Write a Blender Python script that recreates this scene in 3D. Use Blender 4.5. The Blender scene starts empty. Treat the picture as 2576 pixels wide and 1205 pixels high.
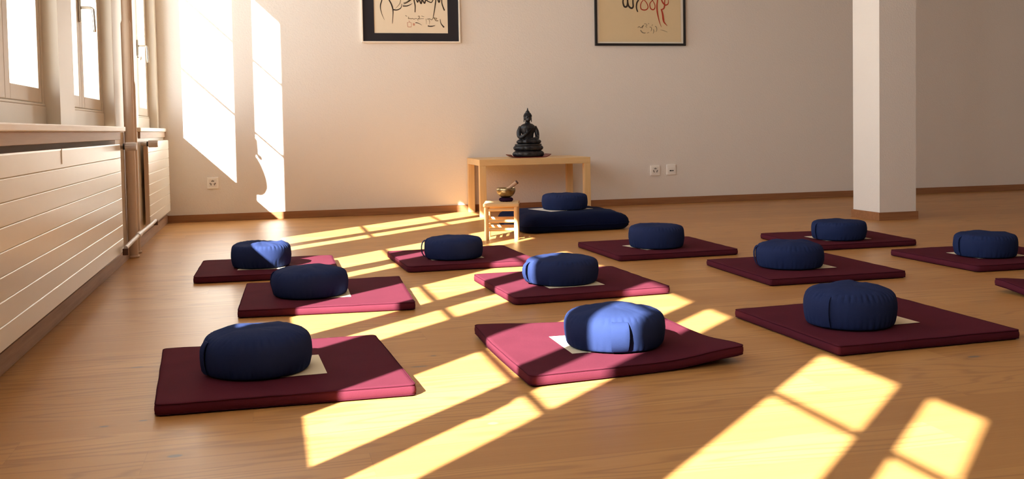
import bpy, bmesh, math, random
from mathutils import Vector, Matrix, noise

SC = bpy.context.scene
COL = SC.collection
PI = math.pi
random.seed(4)

# ------------------------------------------------------------------ helpers
def link(o, parent=None):
    COL.objects.link(o)
    if parent is not None:
        o.parent = parent
    return o

def tag(o, label=None, cat=None, group=None, kind=None):
    if label: o['label'] = label
    if cat: o['category'] = cat
    if group: o['group'] = group
    if kind: o['kind'] = kind
    return o

def empty(name, loc=(0, 0, 0), rz=0.0):
    o = bpy.data.objects.new(name, None)
    o.empty_display_size = .05
    o.location = loc
    o.rotation_euler = (0, 0, rz)
    return link(o)

def mesh(name, verts, faces, m, parent=None, smooth=False, angle=None):
    me = bpy.data.meshes.new(name)
    me.from_pydata([tuple(v) for v in verts], [], faces)
    bm = bmesh.new(); bm.from_mesh(me)
    bmesh.ops.recalc_face_normals(bm, faces=bm.faces)
    bm.to_mesh(me); bm.free()
    me.materials.append(m)
    if smooth:
        me.polygons.foreach_set('use_smooth', [True] * len(me.polygons))
        if angle is not None:
            me.set_sharp_from_angle(angle=math.radians(angle))
    return link(bpy.data.objects.new(name, me), parent)

class MB:
    """collects shapes into one mesh"""
    def __init__(s): s.v = []; s.f = []
    def add(s, v, f):
        b = len(s.v); s.v += [Vector(p) for p in v]; s.f += [tuple(b + i for i in q) for q in f]
        return s
    def box(s, a, b, bev=0.0):
        if bev <= 0:
            x0, y0, z0 = a; x1, y1, z1 = b
            return s.add([(x0, y0, z0), (x1, y0, z0), (x1, y1, z0), (x0, y1, z0), (x0, y0, z1), (x1, y0, z1), (x1, y1, z1), (x0, y1, z1)],
                         [(3, 2, 1, 0), (4, 5, 6, 7), (0, 1, 5, 4), (1, 2, 6, 5), (2, 3, 7, 6), (3, 0, 4, 7)])
        bm = bmesh.new(); bmesh.ops.create_cube(bm, size=1.0)
        for v in bm.verts:
            v.co = Vector([(a[i] + b[i]) / 2 + v.co[i] * (b[i] - a[i]) for i in range(3)])
        bmesh.ops.bevel(bm, geom=bm.edges[:], offset=bev, segments=2, affect='EDGES', profile=.5)
        bm.verts.index_update()
        s.add([v.co.copy() for v in bm.verts], [[v.index for v in f.verts] for f in bm.faces]); bm.free()
        return s
    def loft(s, rings, cap=True):
        n = len(rings[0]); v = [p for r in rings for p in r]; f = []
        for k in range(len(rings) - 1):
            for i in range(n):
                j = (i + 1) % n
                f.append((k * n + i, k * n + j, (k + 1) * n + j, (k + 1) * n + i))
        if cap:
            for k in (0, len(rings) - 1):
                c = sum((Vector(p) for p in rings[k]), Vector()) / n
                v.append(c); ci = len(v) - 1
                for i in range(n):
                    f.append((k * n + i, k * n + (i + 1) % n, ci))
        return s.add(v, f)
    def lathe(s, prof, n=40, c=(0, 0, 0), cap=True, sx=1.0, sy=1.0):
        rings = [[(c[0] + sx * r * math.cos(2 * PI * i / n), c[1] + sy * r * math.sin(2 * PI * i / n), c[2] + z) for i in range(n)] for r, z in prof]
        return s.loft(rings, cap)
    def tube(s, pts, r, n=12, closed=False, cap=True):
        pts = [Vector(p) for p in pts]; rings = []
        m = len(pts); up = None
        for i, p in enumerate(pts):
            a = pts[(i - 1) % m] if (closed or i > 0) else p
            b = pts[(i + 1) % m] if (closed or i < m - 1) else p
            t = (b - a).normalized()
            if up is None:
                up = Vector((0, 0, 1)) if abs(t.z) < .9 else Vector((1, 0, 0))
            u = (up - t * up.dot(t)).normalized(); w = t.cross(u); up = u
            rr = r[i] if isinstance(r, (list, tuple)) else r
            rings.append([p + (u * math.cos(2 * PI * k / n) + w * math.sin(2 * PI * k / n)) * rr for k in range(n)])
        if closed:
            rings.append(rings[0]); cap = False
        return s.loft(rings, cap)
    def ribbon(s, pts, w, y0, y1):
        """flat brush stroke in the xz plane, thickness from y0 to y1"""
        pts = [Vector((p[0], p[1])) for p in pts]; L = []; R = []
        for i, p in enumerate(pts):
            a = pts[max(i - 1, 0)]; b = pts[min(i + 1, len(pts) - 1)]
            t = (b - a)
            t = t.normalized() if t.length > 0 else Vector((1, 0))
            ww = (w[i] if isinstance(w, (list, tuple)) else w) / 2
            q = Vector((-t.y, t.x)) * ww
            L.append(p + q); R.append(p - q)
        rings = [[(L[i].x, y0, L[i].y), (R[i].x, y0, R[i].y), (R[i].x, y1, R[i].y), (L[i].x, y1, L[i].y)] for i in range(len(pts))]
        return s.loft(rings)
    def ell(s, c, r, n=16, m=10, rot=None):
        rings = []
        for k in range(1, m):
            th = PI * k / m
            ring = []
            for i in range(n):
                p = Vector((r[0] * math.sin(th) * math.cos(2 * PI * i / n), r[1] * math.sin(th) * math.sin(2 * PI * i / n), -r[2] * math.cos(th)))
                if rot is not None: p = rot @ p
                ring.append(p + Vector(c))
            rings.append(ring)
        return s.loft(rings)
    def move(s, M):
        s.v = [M @ p for p in s.v]; return s
    def build(s, name, m, parent=None, smooth=False, angle=None):
        return mesh(name, s.v, s.f, m, parent, smooth, angle)

def spline(pts, k=6):
    """Catmull-Rom through 2D/3D points"""
    P = [Vector(p) for p in pts]; out = []
    for i in range(len(P) - 1):
        a = P[max(i - 1, 0)]; b = P[i]; c = P[i + 1]; d = P[min(i + 2, len(P) - 1)]
        for j in range(k):
            t = j / k
            out.append(.5 * ((2 * b) + (c - a) * t + (2 * a - 5 * b + 4 * c - d) * t * t + (3 * b - a - 3 * c + d) * t ** 3))
    out.append(P[-1])
    return out

# ------------------------------------------------------------------ materials
class NT:
    def __init__(s, name):
        s.m = bpy.data.materials.new(name); s.m.use_nodes = True
        s.t = s.m.node_tree; s.t.nodes.clear()
        s.out = s.t.nodes.new('ShaderNodeOutputMaterial')
    def n(s, typ, ins=None, **props):
        nd = s.t.nodes.new('ShaderNode' + typ)
        for k, v in props.items(): setattr(nd, k, v)
        for k, v in (ins or {}).items():
            if isinstance(v, bpy.types.NodeSocket): s.t.links.new(v, nd.inputs[k])
            else: nd.inputs[k].default_value = v
        return nd
    def math(s, op, a, b=0.0, c=None):
        ins = {0: a, 1: b}
        if c is not None: ins[2] = c
        return s.n('Math', ins, operation=op).outputs[0]
    def ramp(s, fac, stops):
        nd = s.n('ValToRGB', {0: fac})
        e = nd.color_ramp.elements
        while len(e) > 1: e.remove(e[-1])
        e[0].position, e[0].color = stops[0][0], (*stops[0][1], 1)
        for p, c in stops[1:]:
            q = e.new(p); q.color = (*c, 1)
        return nd.outputs[0]
    def mix(s, fac, a, b, blend='MIX'):
        nd = s.n('Mix', {0: fac}, data_type='RGBA', blend_type=blend)
        for i, v in ((6, a), (7, b)):
            if isinstance(v, bpy.types.NodeSocket): s.t.links.new(v, nd.inputs[i])
            else: nd.inputs[i].default_value = (*v, 1) if len(v) == 3 else v
        return nd.outputs[2]
    def surf(s, sh):
        s.t.links.new(sh, s.out.inputs[0]); return s.m
    def pri(s, col, rough=.5, bump=None, bs=.2, bd=.002, **kw):
        ins = {'Roughness': rough}
        ins['Base Color'] = col if isinstance(col, bpy.types.NodeSocket) else (*col, 1)
        for k, v in kw.items(): ins[k.replace('_', ' ')] = v
        if bump is not None:
            ins['Normal'] = s.n('Bump', {'Height': bump, 'Strength': bs, 'Distance': bd}).outputs[0]
        return s.surf(s.n('BsdfPrincipled', ins).outputs[0])

def coords(t, sc=(1, 1, 1)):
    tc = t.n('TexCoord')
    return t.n('Mapping', {'Vector': tc.outputs['Object'], 'Scale': sc}).outputs[0]

def plaster(name, col, bs=.35):
    t = NT(name); v = coords(t)
    b = t.n('TexNoise', {'Vector': v, 'Scale': 85.0, 'Detail': 4.0, 'Roughness': .6}).outputs[0]
    big = t.n('TexNoise', {'Vector': v, 'Scale': 1.4, 'Detail': 2.0}).outputs[0]
    c = t.mix(t.math('MULTIPLY', big, .25), col, tuple(x * .93 for x in col))
    return t.pri(c, .85, b, bs, .004, Specular_IOR_Level=.25)

def plain(name, col, rough=.5, **kw):
    t = NT(name); v = coords(t)
    nz = t.n('TexNoise', {'Vector': v, 'Scale': 14.0, 'Detail': 3.0}).outputs[0]
    c = t.mix(t.math('MULTIPLY', nz, .3), col, tuple(x * .86 for x in col))
    return t.pri(c, rough, nz, .04, .002, **kw)

def fabric(name, col, sheen=.25, tint=None):
    t = NT(name); v = coords(t)
    weave = t.n('TexNoise', {'Vector': v, 'Scale': 520.0, 'Detail': 2.0}).outputs[0]
    cloud = t.n('TexNoise', {'Vector': v, 'Scale': 9.0, 'Detail': 4.0}).outputs[0]
    c = t.mix(cloud, tuple(x * .86 for x in col), tuple(x * 1.12 for x in col))
    h = t.math('ADD', t.math('MULTIPLY', weave, .35), t.math('MULTIPLY', cloud, 1.6))
    return t.pri(c, .9, h, .28, .004, Sheen_Weight=sheen, Sheen_Roughness=.5, Sheen_Tint=(*(tint or col), 1), Specular_IOR_Level=.03)

def woodgrain(name, dark, light, axis='X', rough=.45, scale=1.0):
    t = NT(name)
    sc = {'X': (1.2, 22, 22), 'Y': (22, 1.2, 22), 'Z': (22, 22, 1.2)}[axis]
    v = coords(t, tuple(x * scale for x in sc))
    a = t.n('TexNoise', {'Vector': v, 'Scale': 2.2, 'Detail': 6.0, 'Roughness': .6, 'Distortion': .4}).outputs[0]
    c = t.ramp(a, [(.25, dark), (.72, light)])
    return t.pri(c, rough, a, .06, .002, Specular_IOR_Level=.35)

def floor_material():
    t = NT('oak_floor')
    tc = t.n('TexCoord'); sep = t.n('SeparateXYZ', {0: tc.outputs['Object']})
    x, y = sep.outputs[0], sep.outputs[1]
    PW = .165
    yr = t.math('DIVIDE', t.math('ADD', y, .05), PW)
    row = t.math('FLOOR', yr); fy = t.math('FRACT', yr)
    r1 = t.n('TexWhiteNoise', {'W': row}, noise_dimensions='1D').outputs[0]
    xc = t.math('DIVIDE', t.math('ADD', x, t.math('MULTIPLY', r1, 5.0)), 2.1)
    col = t.math('FLOOR', xc); fx = t.math('FRACT', xc)
    pid = t.n('CombineXYZ', {0: row, 1: col}).outputs[0]
    wn = t.n('TexWhiteNoise', {'Vector': pid}, noise_dimensions='2D')
    rnd = wn.outputs[0]
    # grain, stretched along x, shifted per plank
    gx = t.math('ADD', t.math('MULTIPLY', x, .55), t.math('MULTIPLY', rnd, 37.0))
    gy = t.math('ADD', t.math('MULTIPLY', y, 5.0), t.math('MULTIPLY', rnd, 11.0))
    gv = t.n('CombineXYZ', {0: gx, 1: gy}).outputs[0]
    low = t.n('TexNoise', {'Vector': gv, 'Scale': 1.1, 'Detail': 2.0, 'Roughness': .45}).outputs[0]
    ringp = t.math('MULTIPLY', low, 95.0)
    ring = t.math('MULTIPLY', t.math('ADD', t.math('SINE', ringp), 1.0), .5)
    ring = t.math('POWER', ring, 5.0)
    fv = t.n('CombineXYZ', {0: t.math('MULTIPLY', gx, 3.5), 1: t.math('MULTIPLY', gy, 14.0)}).outputs[0]
    fine = t.n('TexNoise', {'Vector': fv, 'Scale': 1.6, 'Detail': 6.0, 'Roughness': .65}).outputs[0]
    streak = t.n('TexNoise', {'Vector': gv, 'Scale': 3.2, 'Detail': 3.0}).outputs[0]
    base = t.ramp(t.math('ADD', t.math('MULTIPLY', rnd, .55), t.math('MULTIPLY', streak, .45)),
                  [(.12, (.40, .190, .056)), (.5, (.50, .255, .078)), (.9, (.58, .315, .105))])
    c1 = t.mix(t.math('MULTIPLY', fine, .42), base, (.34, .165, .058))
    rmask = t.math('MULTIPLY', ring, t.math('GREATER_THAN', rnd, .35))
    c2 = t.mix(t.math('MULTIPLY', rmask, .5), c1, (.27, .12, .04))
    # knots
    kv = t.n('CombineXYZ', {0: t.math('MULTIPLY', x, .62), 1: t.math('MULTIPLY', y, 1.35)}).outputs[0]
    vo = t.n('TexVoronoi', {'Vector': kv, 'Scale': 1.0}, feature='F1')
    kd = vo.outputs['Distance']
    kn = t.n('MapRange', {0: kd, 1: .008, 2: .020, 3: .9, 4: 0.0}).outputs[0]
    halo = t.n('MapRange', {0: kd, 1: .03, 2: .10, 3: .45, 4: 0.0}).outputs[0]
    c3 = t.mix(halo, c2, (.30, .15, .06))
    c4 = t.mix(kn, c3, (.12, .095, .075))
    for kx, ky, ka, kb in ((.529, 2.399, .014, .011), (-.228, 2.372, .017, .011), (-.425, 2.668, .012, .006), (-.334, 2.693, .011, .005), (2.123, 2.632, .022, .010), (-.424, 3.32, .02, .006), (.506, 3.179, .010, .006), (.44, 3.048, .028, .007)):
        ux = t.math('DIVIDE', t.math('SUBTRACT', x, kx), ka); uy = t.math('DIVIDE', t.math('SUBTRACT', y, ky), kb)
        rr_ = t.math('SQRT', t.math('ADD', t.math('MULTIPLY', ux, ux), t.math('MULTIPLY', uy, uy)))
        c4 = t.mix(t.n('MapRange', {0: rr_, 1: .7, 2: 3.2, 3: .35, 4: 0.0}).outputs[0], c4, (.24, .12, .05))
        c4 = t.mix(t.n('MapRange', {0: rr_, 1: .75, 2: 1.15, 3: .9, 4: 0.0}).outputs[0], c4, (.16, .135, .115))
    # joints
    e1 = t.math('LESS_THAN', fy, .010); e2 = t.math('LESS_THAN', fx, .0008)
    seam = t.math('MAXIMUM', e1, e2)
    c5 = t.mix(t.math('MULTIPLY', seam, .22), c4, (.20, .09, .03))
    hgt = t.math('SUBTRACT', t.math('MULTIPLY', fine, .3), t.math('MULTIPLY', seam, .6))
    rough = t.math('ADD', .31, t.math('MULTIPLY', fine, .14))
    return t.pri(c5, rough, hgt, .10, .002, Specular_IOR_Level=.38)

def glass_material():
    t = NT('window_glass')
    fc = t.n('LayerWeight', {0: .5}).outputs['Facing']
    f = t.math('ADD', .015, t.math('MULTIPLY', t.math('POWER', fc, 5.0), .45))
    tr = t.n('BsdfTransparent', {0: (.97, .985, .98, 1)}).outputs[0]
    gl = t.n('BsdfGlossy', {0: (1, 1, 1, 1), 'Roughness': .01}).outputs[0]
    return t.surf(t.n('MixShader', {0: f, 1: tr, 2: gl}).outputs[0])

M = {
    'wall': plaster('cream_rough_plaster', (.80, .765, .715), .6),
    'ceiling': plaster('ceiling_paint', (.86, .85, .83), .1),
    'absorber': woodgrain('light_absorbing_wall', (.07, .04, .025), (.13, .075, .045), 'Z', .6),
    'joinery': plain('cream_gloss_paint', (.60, .53, .435), .38),
    'radiator': plain('radiator_enamel', (.83, .80, .71), .28),
    'pipe': plain('pipe_paint', (.58, .44, .32), .45),
    'floor': floor_material(),
    'skirting': woodgrain('oak_skirting', (.24, .105, .045), (.36, .17, .075), 'X', .5),
    'skirting_y': woodgrain('pale_skirting', (.30, .19, .125), (.44, .30, .21), 'Y', .5),
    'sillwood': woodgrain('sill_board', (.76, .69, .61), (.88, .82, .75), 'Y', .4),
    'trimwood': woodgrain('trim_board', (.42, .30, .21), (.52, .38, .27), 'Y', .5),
    'slotshade': woodgrain('slot_shade_board', (.22, .14, .085), (.30, .20, .125), 'Y', .6),
    'darkend': woodgrain('end_grain', (.12, .05, .03), (.2, .09, .05), 'Y', .5),
    'birch': woodgrain('birch_veneer', (.64, .43, .20), (.76, .54, .28), 'X', .4),
    'birch_z': woodgrain('birch_veneer_upright', (.64, .43, .20), (.76, .54, .28), 'Z', .4),
    'bamboo': woodgrain('peeled_wood', (.60, .38, .17), (.74, .52, .27), 'Z', .45),
    'bamboo_x': woodgrain('peeled_wood_rail', (.60, .38, .17), (.74, .52, .27), 'X', .45),
    'maroon': fabric('maroon_cotton', (.090, .017, .029), .0, (.9, .45, .55)),
    'maroon_seam': fabric('maroon_seam', (.055, .009, .018), .02),
    'navy': fabric('navy_cotton', (.021, .033, .097), .0, (.5, .65, .95)),
    'navy_dark': fabric('navy_velvet', (.006, .009, .034), .06, (.3, .4, .7)),
    'paper': plain('cream_paper', (.78, .70, .52), .8),
    'whitepaper': plain('white_cloth', (.80, .77, .72), .85),
    'bronze': plain('black_bronze', (.006, .007, .012), .42, Specular_IOR_Level=.5),
    'redlacquer': plain('red_lacquer', (.15, .008, .010), .4),
    'brass': None,
    'purple': fabric('plum_cloth', (.035, .012, .03), .2),
    'malletwood': woodgrain('mallet_wood', (.50, .30, .18), (.62, .40, .26), 'X', .5),
    'leather': plain('brown_leather', (.09, .04, .025), .7),
    'white': plain('white_plastic', (.95, .93, .88), .35),
    'socketface': plain('socket_insert', (.86, .83, .78), .45),
    'hole': plain('socket_hole', (.10, .085, .07), .8),
    'black': plain('black_paint', (.012, .011, .012), .45),
    'matboard': plain('black_mount_board', (.013, .012, .018), .8),
    'creamframe': plain('cream_frame_paint', (.88, .82, .72), .4),
    'ricepaper': plain('rice_paper', (.84, .74, .57), .85),
    'oldpaper': plain('yellowed_paper', (.74, .61, .38), .85),
    'palepaper': plain('pale_mount', (.88, .83, .72), .85),
    'ink': plain('black_ink', (.035, .022, .014), .7),
    'greyink': plain('grey_ink', (.28, .23, .15), .8),
    'redink': plain('red_ink', (.42, .045, .018), .75),
    'sealink': plain('seal_ink', (.58, .27, .18), .8),
    'steel': plain('brushed_steel', (.55, .52, .48), .3, Metallic=1.0),
    'dial': plain('dial_plastic', (.66, .62, .60), .45),
    'rubber': plain('black_plastic', (.02, .02, .022), .5),
    'glass': glass_material(),
}
def brass():
    t = NT('hammered_brass'); v = coords(t)
    nz = t.n('TexNoise', {'Vector': v, 'Scale': 60.0, 'Detail': 3.0}).outputs[0]
    c = t.ramp(nz, [(.3, (.28, .21, .11)), (.7, (.44, .34, .18))])
    return t.pri(c, .33, nz, .12, .002, Metallic=1.0)
M['brass'] = brass()

# ------------------------------------------------------------------ room shell
XW, XP, YB, ZC = -.835, -.865, 8.63, 3.02      # parapet face, pier face, back wall, ceiling
XR, YF = 9.2, -2.6
def struct(name, mb, m, label=None, smooth=False):
    o = mb.build(name, m, None, smooth)
    tag(o, label, None, None, 'structure'); return o

struct('floor', MB().box((-1.25, YF - .2, -.12), (XR + .2, YB + .2, 0)), M['floor'], 'oiled oak plank floor with sunlit window patches')
struct('ceiling', MB().box((-1.25, YF - .2, ZC), (XR + .2, YB + .2, ZC + .12)), M['ceiling'])
struct('wall_back', MB().box((-1.25, YB, 0), (XR + .2, YB + .2, ZC)), M['wall'], 'cream plaster wall behind the bench with two pictures')
struct('wall_right', MB().box((XR, YF, 0), (XR + .2, YB, ZC)), M['wall'])
struct('wall_front', MB().box((-1.25, YF - .2, 0), (XR + .2, YF, ZC)), M['absorber'])  # unseen wall, given a dark surface to cut bounce light from behind the camera

# windows along the left wall: start of the opening, mullion, right pane edge, head height
WIN = [(-.836, -.32, -.21, .21, 2.765), (.554, 1.05, 1.18, 1.62, 2.765), (1.89, 2.41, 2.575, 3.035, 2.765),
       (3.434, 3.90, 4.05, 4.53, 2.765), (4.95, 5.455, 5.60, 6.09, 2.80), (7.284, 7.81, 7.94, 8.38, 2.94)]
w = MB().box((-1.25, YF, 0), (XW, YB, .755))
prev = YF
for yL, m0, m1, yR, H in WIN:
    w.box((-1.25, prev, .755), (XP, yL, ZC)); prev = yR + .09
    w.box((-1.25, yL, H), (XP, prev, ZC))
w.box((-1.25, prev, .755), (XP, YB, ZC))
struct('wall_left', w, M['joinery'], 'cream painted window wall with deep piers')

XS, XB = -.93, -.97       # sash front and back
def window(i, yL, m0, m1, yR, H):
    root = empty('window_%d' % (i + 1), (-.95, (yL + yR) / 2, .785)); tag(root, None, None, None, 'structure')
    off = Vector(root.location)
    def put(name, mb, m, par=root, smooth=False):
        o = mb.build(name, m, par, smooth)
        o.data.transform(Matrix.Translation(-off)); return o
    yE = yR + .09
    fr = MB()
    fr.box((-.985, yL, .785), (-.922, yE, .868), .004).box((-.99, yL, .868), (-.925, yE, .878), .003)
    fr.box((-.985, yL, H - .04), (-.93, yE, H)).box((-.985, yL, .878), (-.94, yL + .04, H)).box((-.985, yR + .052, .878), (-.928, yE, H))
    put('window_frame', fr, M['joinery'])
    mid = (m0 + m1) / 2
    for a, b, sl, sr in ((yL + .04, mid - .001, .045, mid - m0), (mid + .001, yR + .05, m1 - mid, .05)):
        s = MB()
        s.box((XB, a, .882), (XS, a + sl, H - .042), .003).box((XB, b - sr, .882), (XS, b, H - .042), .003)
        s.box((XB, a + sl, .882), (XS, b - sr, .943), .003).box((XB, a + sl, H - .095), (XS, b - sr, H - .042), .003)
        so = put('sash', s, M['joinery'])
        p = MB().box((-.955, a + sl, .943), (-.951, b - sr, H - .095)); put('pane', p, M['glass'], so)
        so.parent = root
    bars = MB()
    hb = .006 if i == 5 else .013
    for z in (1.63, 2.24):
        bars.box((-1.06, yL + .005, z - hb), (-1.045, yE - .005, z + hb))
    put('glazing_bar', bars, M['joinery'])
    # lever handle on the mullion
    zh = 1.40
    hp = put('handle_plate', MB().box((XS, mid - .016, zh - .075), (XS + .012, mid + .016, zh + .045), .003), M['steel'])
    hd = MB().tube(spline([(XS + .01, mid, zh), (XS + .05, mid, zh), (XS + .066, mid, zh - .006), (XS + .07, mid, zh - .025), (XS + .074, mid, zh - .125)], 5), .0075, 12)
    put('handle', hd, M['steel'], root, True)
    if i == 5:
        # added flap and knob, generic shapes made to cast the rounded wall shadow
        fl = MB(); pts = []
        prof = [(0, .318), (.015, .303), (.045, .263), (.070, .208), (.080, .148), (.075, .108), (.055, .058), (.03, .023), (0, 0)]
        prof = spline([(a, b, 0) for a, b in prof], 5)
        y1, z0 = 7.713, 1.082
        ring = [(-1.03, y1 - p.x, z0 + p.y) for p in prof]; ring2 = [(-1.022, q[1], q[2]) for q in ring]
        n = len(ring); fl.add(ring + ring2, [tuple(range(n)), tuple(range(2 * n - 1, n - 1, -1))] + [(k, (k + 1) % n, n + (k + 1) % n, n + k) for k in range(n)])
        fl.box((-1.03, y1 - .004, z0 + .01), (-1.022, 7.82, z0 + .31))
        put('shadow_flap', fl, M['joinery'])
        kn = MB().ell((-.90, 7.812, 1.307), (.010, .022, .019)).tube([(-.90, 7.83, 1.310), (-.925, 7.862, 1.315)], .005, 8)
        put('shadow_knob', kn, M['joinery'], root, True)
    return root
for i, wd in enumerate(WIN): window(i, *wd)

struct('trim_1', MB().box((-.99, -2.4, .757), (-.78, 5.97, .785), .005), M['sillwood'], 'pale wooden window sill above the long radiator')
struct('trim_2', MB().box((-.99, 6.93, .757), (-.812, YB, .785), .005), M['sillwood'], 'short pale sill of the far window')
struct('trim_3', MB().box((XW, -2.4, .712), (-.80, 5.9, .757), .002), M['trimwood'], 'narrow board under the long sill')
struct('trim_4', MB().box((XW, 6.98, .712), (-.822, YB, .757), .002), M['trimwood'])
struct('trim_5', MB().box((XW, -2.4, .60), (-.826, 5.88, .7118), .001), M['slotshade'], 'added dark board standing in for shade in the gap above the long radiator')  # added board, its dark colour stands in for the shade in the slot
struct('baseboard_left', MB().box((XW, YF, 0), (-.822, YB - .013, .068), .002), M['skirting_y'])
struct('baseboard_back', MB().box((XW, YB - .013, 0), (XR, YB, .061), .002), M['skirting'])

# pillar
PX0, PX1, PY0, PY1 = 4.394, 4.702, 6.46, 6.80
struct('pillar', MB().box((PX0, PY0, 0), (PX1, PY1, ZC)), M['wall'], 'square cream plaster pillar')
pb = MB(); e = .012
pb.box((PX0 - e, PY0 - e, 0), (PX1 + e, PY0, .06)).box((PX0 - e, PY1, 0), (PX1 + e, PY1 + e, .06))
pb.box((PX0 - e, PY0, 0), (PX0, PY1, .06)).box((PX1, PY0, 0), (PX1 + e, PY1, .06))
struct('baseboard_pillar', pb, M['skirting'])

# ------------------------------------------------------------------ radiators and pipes
def radiator(label, y0, y1, xf, valve_y, clip=None):
    root = empty('panel_radiator', (xf - .015, (y0 + y1) / 2, .115)); tag(root, label, 'radiator', 'flat panel radiators under the windows')
    off = Vector(root.location)
    def put(name, mb, m, par=root, smooth=False, angle=None):
        o = mb.build(name, m, par, smooth, angle); o.data.transform(Matrix.Translation(-off)); return o
    p = MB()
    for k in range(8):
        z0 = .115 + k * .0719
        z1 = z0 + .0719; sec = [(xf - .026, z0), (xf, z0 + .0002), (xf, z1 - .0055), (xf - .0052, z1 - .0003), (xf - .026, z1 - .0003)]
        a_ = [(q[0], y0, q[1]) for q in sec]; b_ = [(q[0], y1, q[1]) for q in sec]
        p.add(a_ + b_, [(0, 1, 2, 3, 4), (9, 8, 7, 6, 5)] + [(j, (j + 1) % 5, 5 + (j + 1) % 5, 5 + j) for j in range(5)])
    put('front_panel', p, M['radiator'])
    put('end_cap', MB().box((xf - .030, y0 - .003, .118), (xf - .003, y0 - .0005, .687), .001), M['pipe'])
    put('end_cap', MB().box((xf - .030, y1 + .0005, .118), (xf - .003, y1 + .003, .687), .001), M['pipe'])
    for yy in (y0 + .3, y1 - .3):
        put('wall_bracket', MB().box((XW + .0005, yy - .02, .25), (xf - .0265, yy + .02, .58)), M['radiator'])
    if clip is not None:
        put('seam_clip', MB().box((xf, clip - .006, .632), (xf + .003, clip + .006, .69), .001), M['radiator'])
    v = MB().tube([(xf - .02, y1 + .003 if valve_y > y1 else y0 - .003, .675), (xf - .02, valve_y, .675)], .009, 12)
    v.tube([(xf - .035, valve_y, .675), (xf + .002, valve_y, .675)], .013, 14)
    vb = put('valve_body', v, M['steel'], root, True, 40)
    put('collar', MB().tube([(xf + .002, valve_y, .675), (xf + .012, valve_y, .675)], .017, 18), M['rubber'], vb, True, 40)
    h = []
    n = 32
    for x, r in ((xf + .012, .019), (xf + .016, .0225), (xf + .065, .0225), (xf + .072, .020)):
        h.append([(x, valve_y + (r + (.0012 if q % 2 else -.0008)) * math.cos(2 * PI * q / n), .675 + (r + (.0012 if q % 2 else -.0008)) * math.sin(2 * PI * q / n)) for q in range(n)])
    put('thermostat_dial', MB().loft(h), M['dial'], vb)
    return root
r1 = radiator('long cream panel radiator under the near windows, nearest the camera', 1.7, 5.66, -.77, 5.75, 4.1)
r2 = radiator('short cream panel radiator in the far corner beyond the pipes', 7.06, 8.47, -.785, 6.98)

def riser(name, label, x, y, r, zs):
    root = empty(name, (x, y, 0)); tag(root, label, 'pipe', 'vertical heating pipes between the radiators')
    prof = [(r, 0), (r, zs), (r * .78, zs + .02), (r * .78, ZC - .001)]
    MB().lathe(prof, 20).build('pipe_tube', M['pipe'], root, True, 40)
    MB().lathe([(r + .001, .0), (r + .006, .004), (r + .006, .012), (r + .001, .016)], 20, cap=False).build('floor_collar', M['pipe'], root, True)
    return root
riser('heating_pipe', 'thick tan vertical heating pipe beside the long radiator', -.803, 6.30, .029, 1.40)
riser('heating_pipe', 'thinner tan vertical heating pipe behind the thick one', -.810, 6.53, .022, 1.05)
t = empty('return_pipe', (-.752, 6.2, .15)); tag(t, 'shiny cream connecting pipe low between the two radiators', 'pipe')
o = MB().tube(spline([(-.752, 5.60, .136), (-.752, 6.2, .150), (-.752, 6.80, .152), (-.757, 7.10, .152)], 4), .0115, 14).build('pipe_tube', M['dial'], t, True, 40); o.data.transform(Matrix.Translation((.752, -6.2, -.15)))
o = MB().tube([(-.752, 6.11, .1475), (-.752, 6.23, .1505)], .017, 14).build('tee_fitting', M['dial'], t, True, 40); o.data.transform(Matrix.Translation((.752, -6.2, -.15)))
for y_, z_, xx in ((5.585, .130, -.752), (7.115, .150, -.757)):
    o = MB().tube([(xx, y_, z_ + .004), (xx, y_, z_ - .03)], .014, 12).build('elbow', M['leather'], t, True, 40); o.data.transform(Matrix.Translation((.752, -6.2, -.15)))

# ------------------------------------------------------------------ floor mats
MATT = .033
def quad_map(c):
    c = [Vector((a, b)) for a, b in c]
    def f(s, t):
        u, v = (s + 1) / 2, (t + 1) / 2
        return c[0] * (1 - u) * (1 - v) + c[1] * u * (1 - v) + c[2] * u * v + c[3] * (1 - u) * v
    return f
def rounded_outline(rad, per=14, arc=6):
    pts = []
    cs = [(1 - rad, -1 + rad, -PI / 2), (1 - rad, 1 - rad, 0), (-1 + rad, 1 - rad, PI / 2), (-1 + rad, -1 + rad, PI)]
    for k in range(4):
        cx, cy, a0 = cs[k]
        for i in range(arc + 1):
            a = a0 + PI / 2 * i / arc
            pts.append((cx + rad * math.cos(a), cy + rad * math.sin(a)))
        nx, ny, _ = cs[(k + 1) % 4]
        a1 = a0 + PI / 2
        p0 = (cx + rad * math.cos(a1), cy + rad * math.sin(a1)); p1 = (nx + rad * math.cos(a1), ny + rad * math.sin(a1))
        for i in range(1, per):
            q = i / per; pts.append((p0[0] + (p1[0] - p0[0]) * q, p0[1] + (p1[1] - p0[1]) * q))
    return pts
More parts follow.
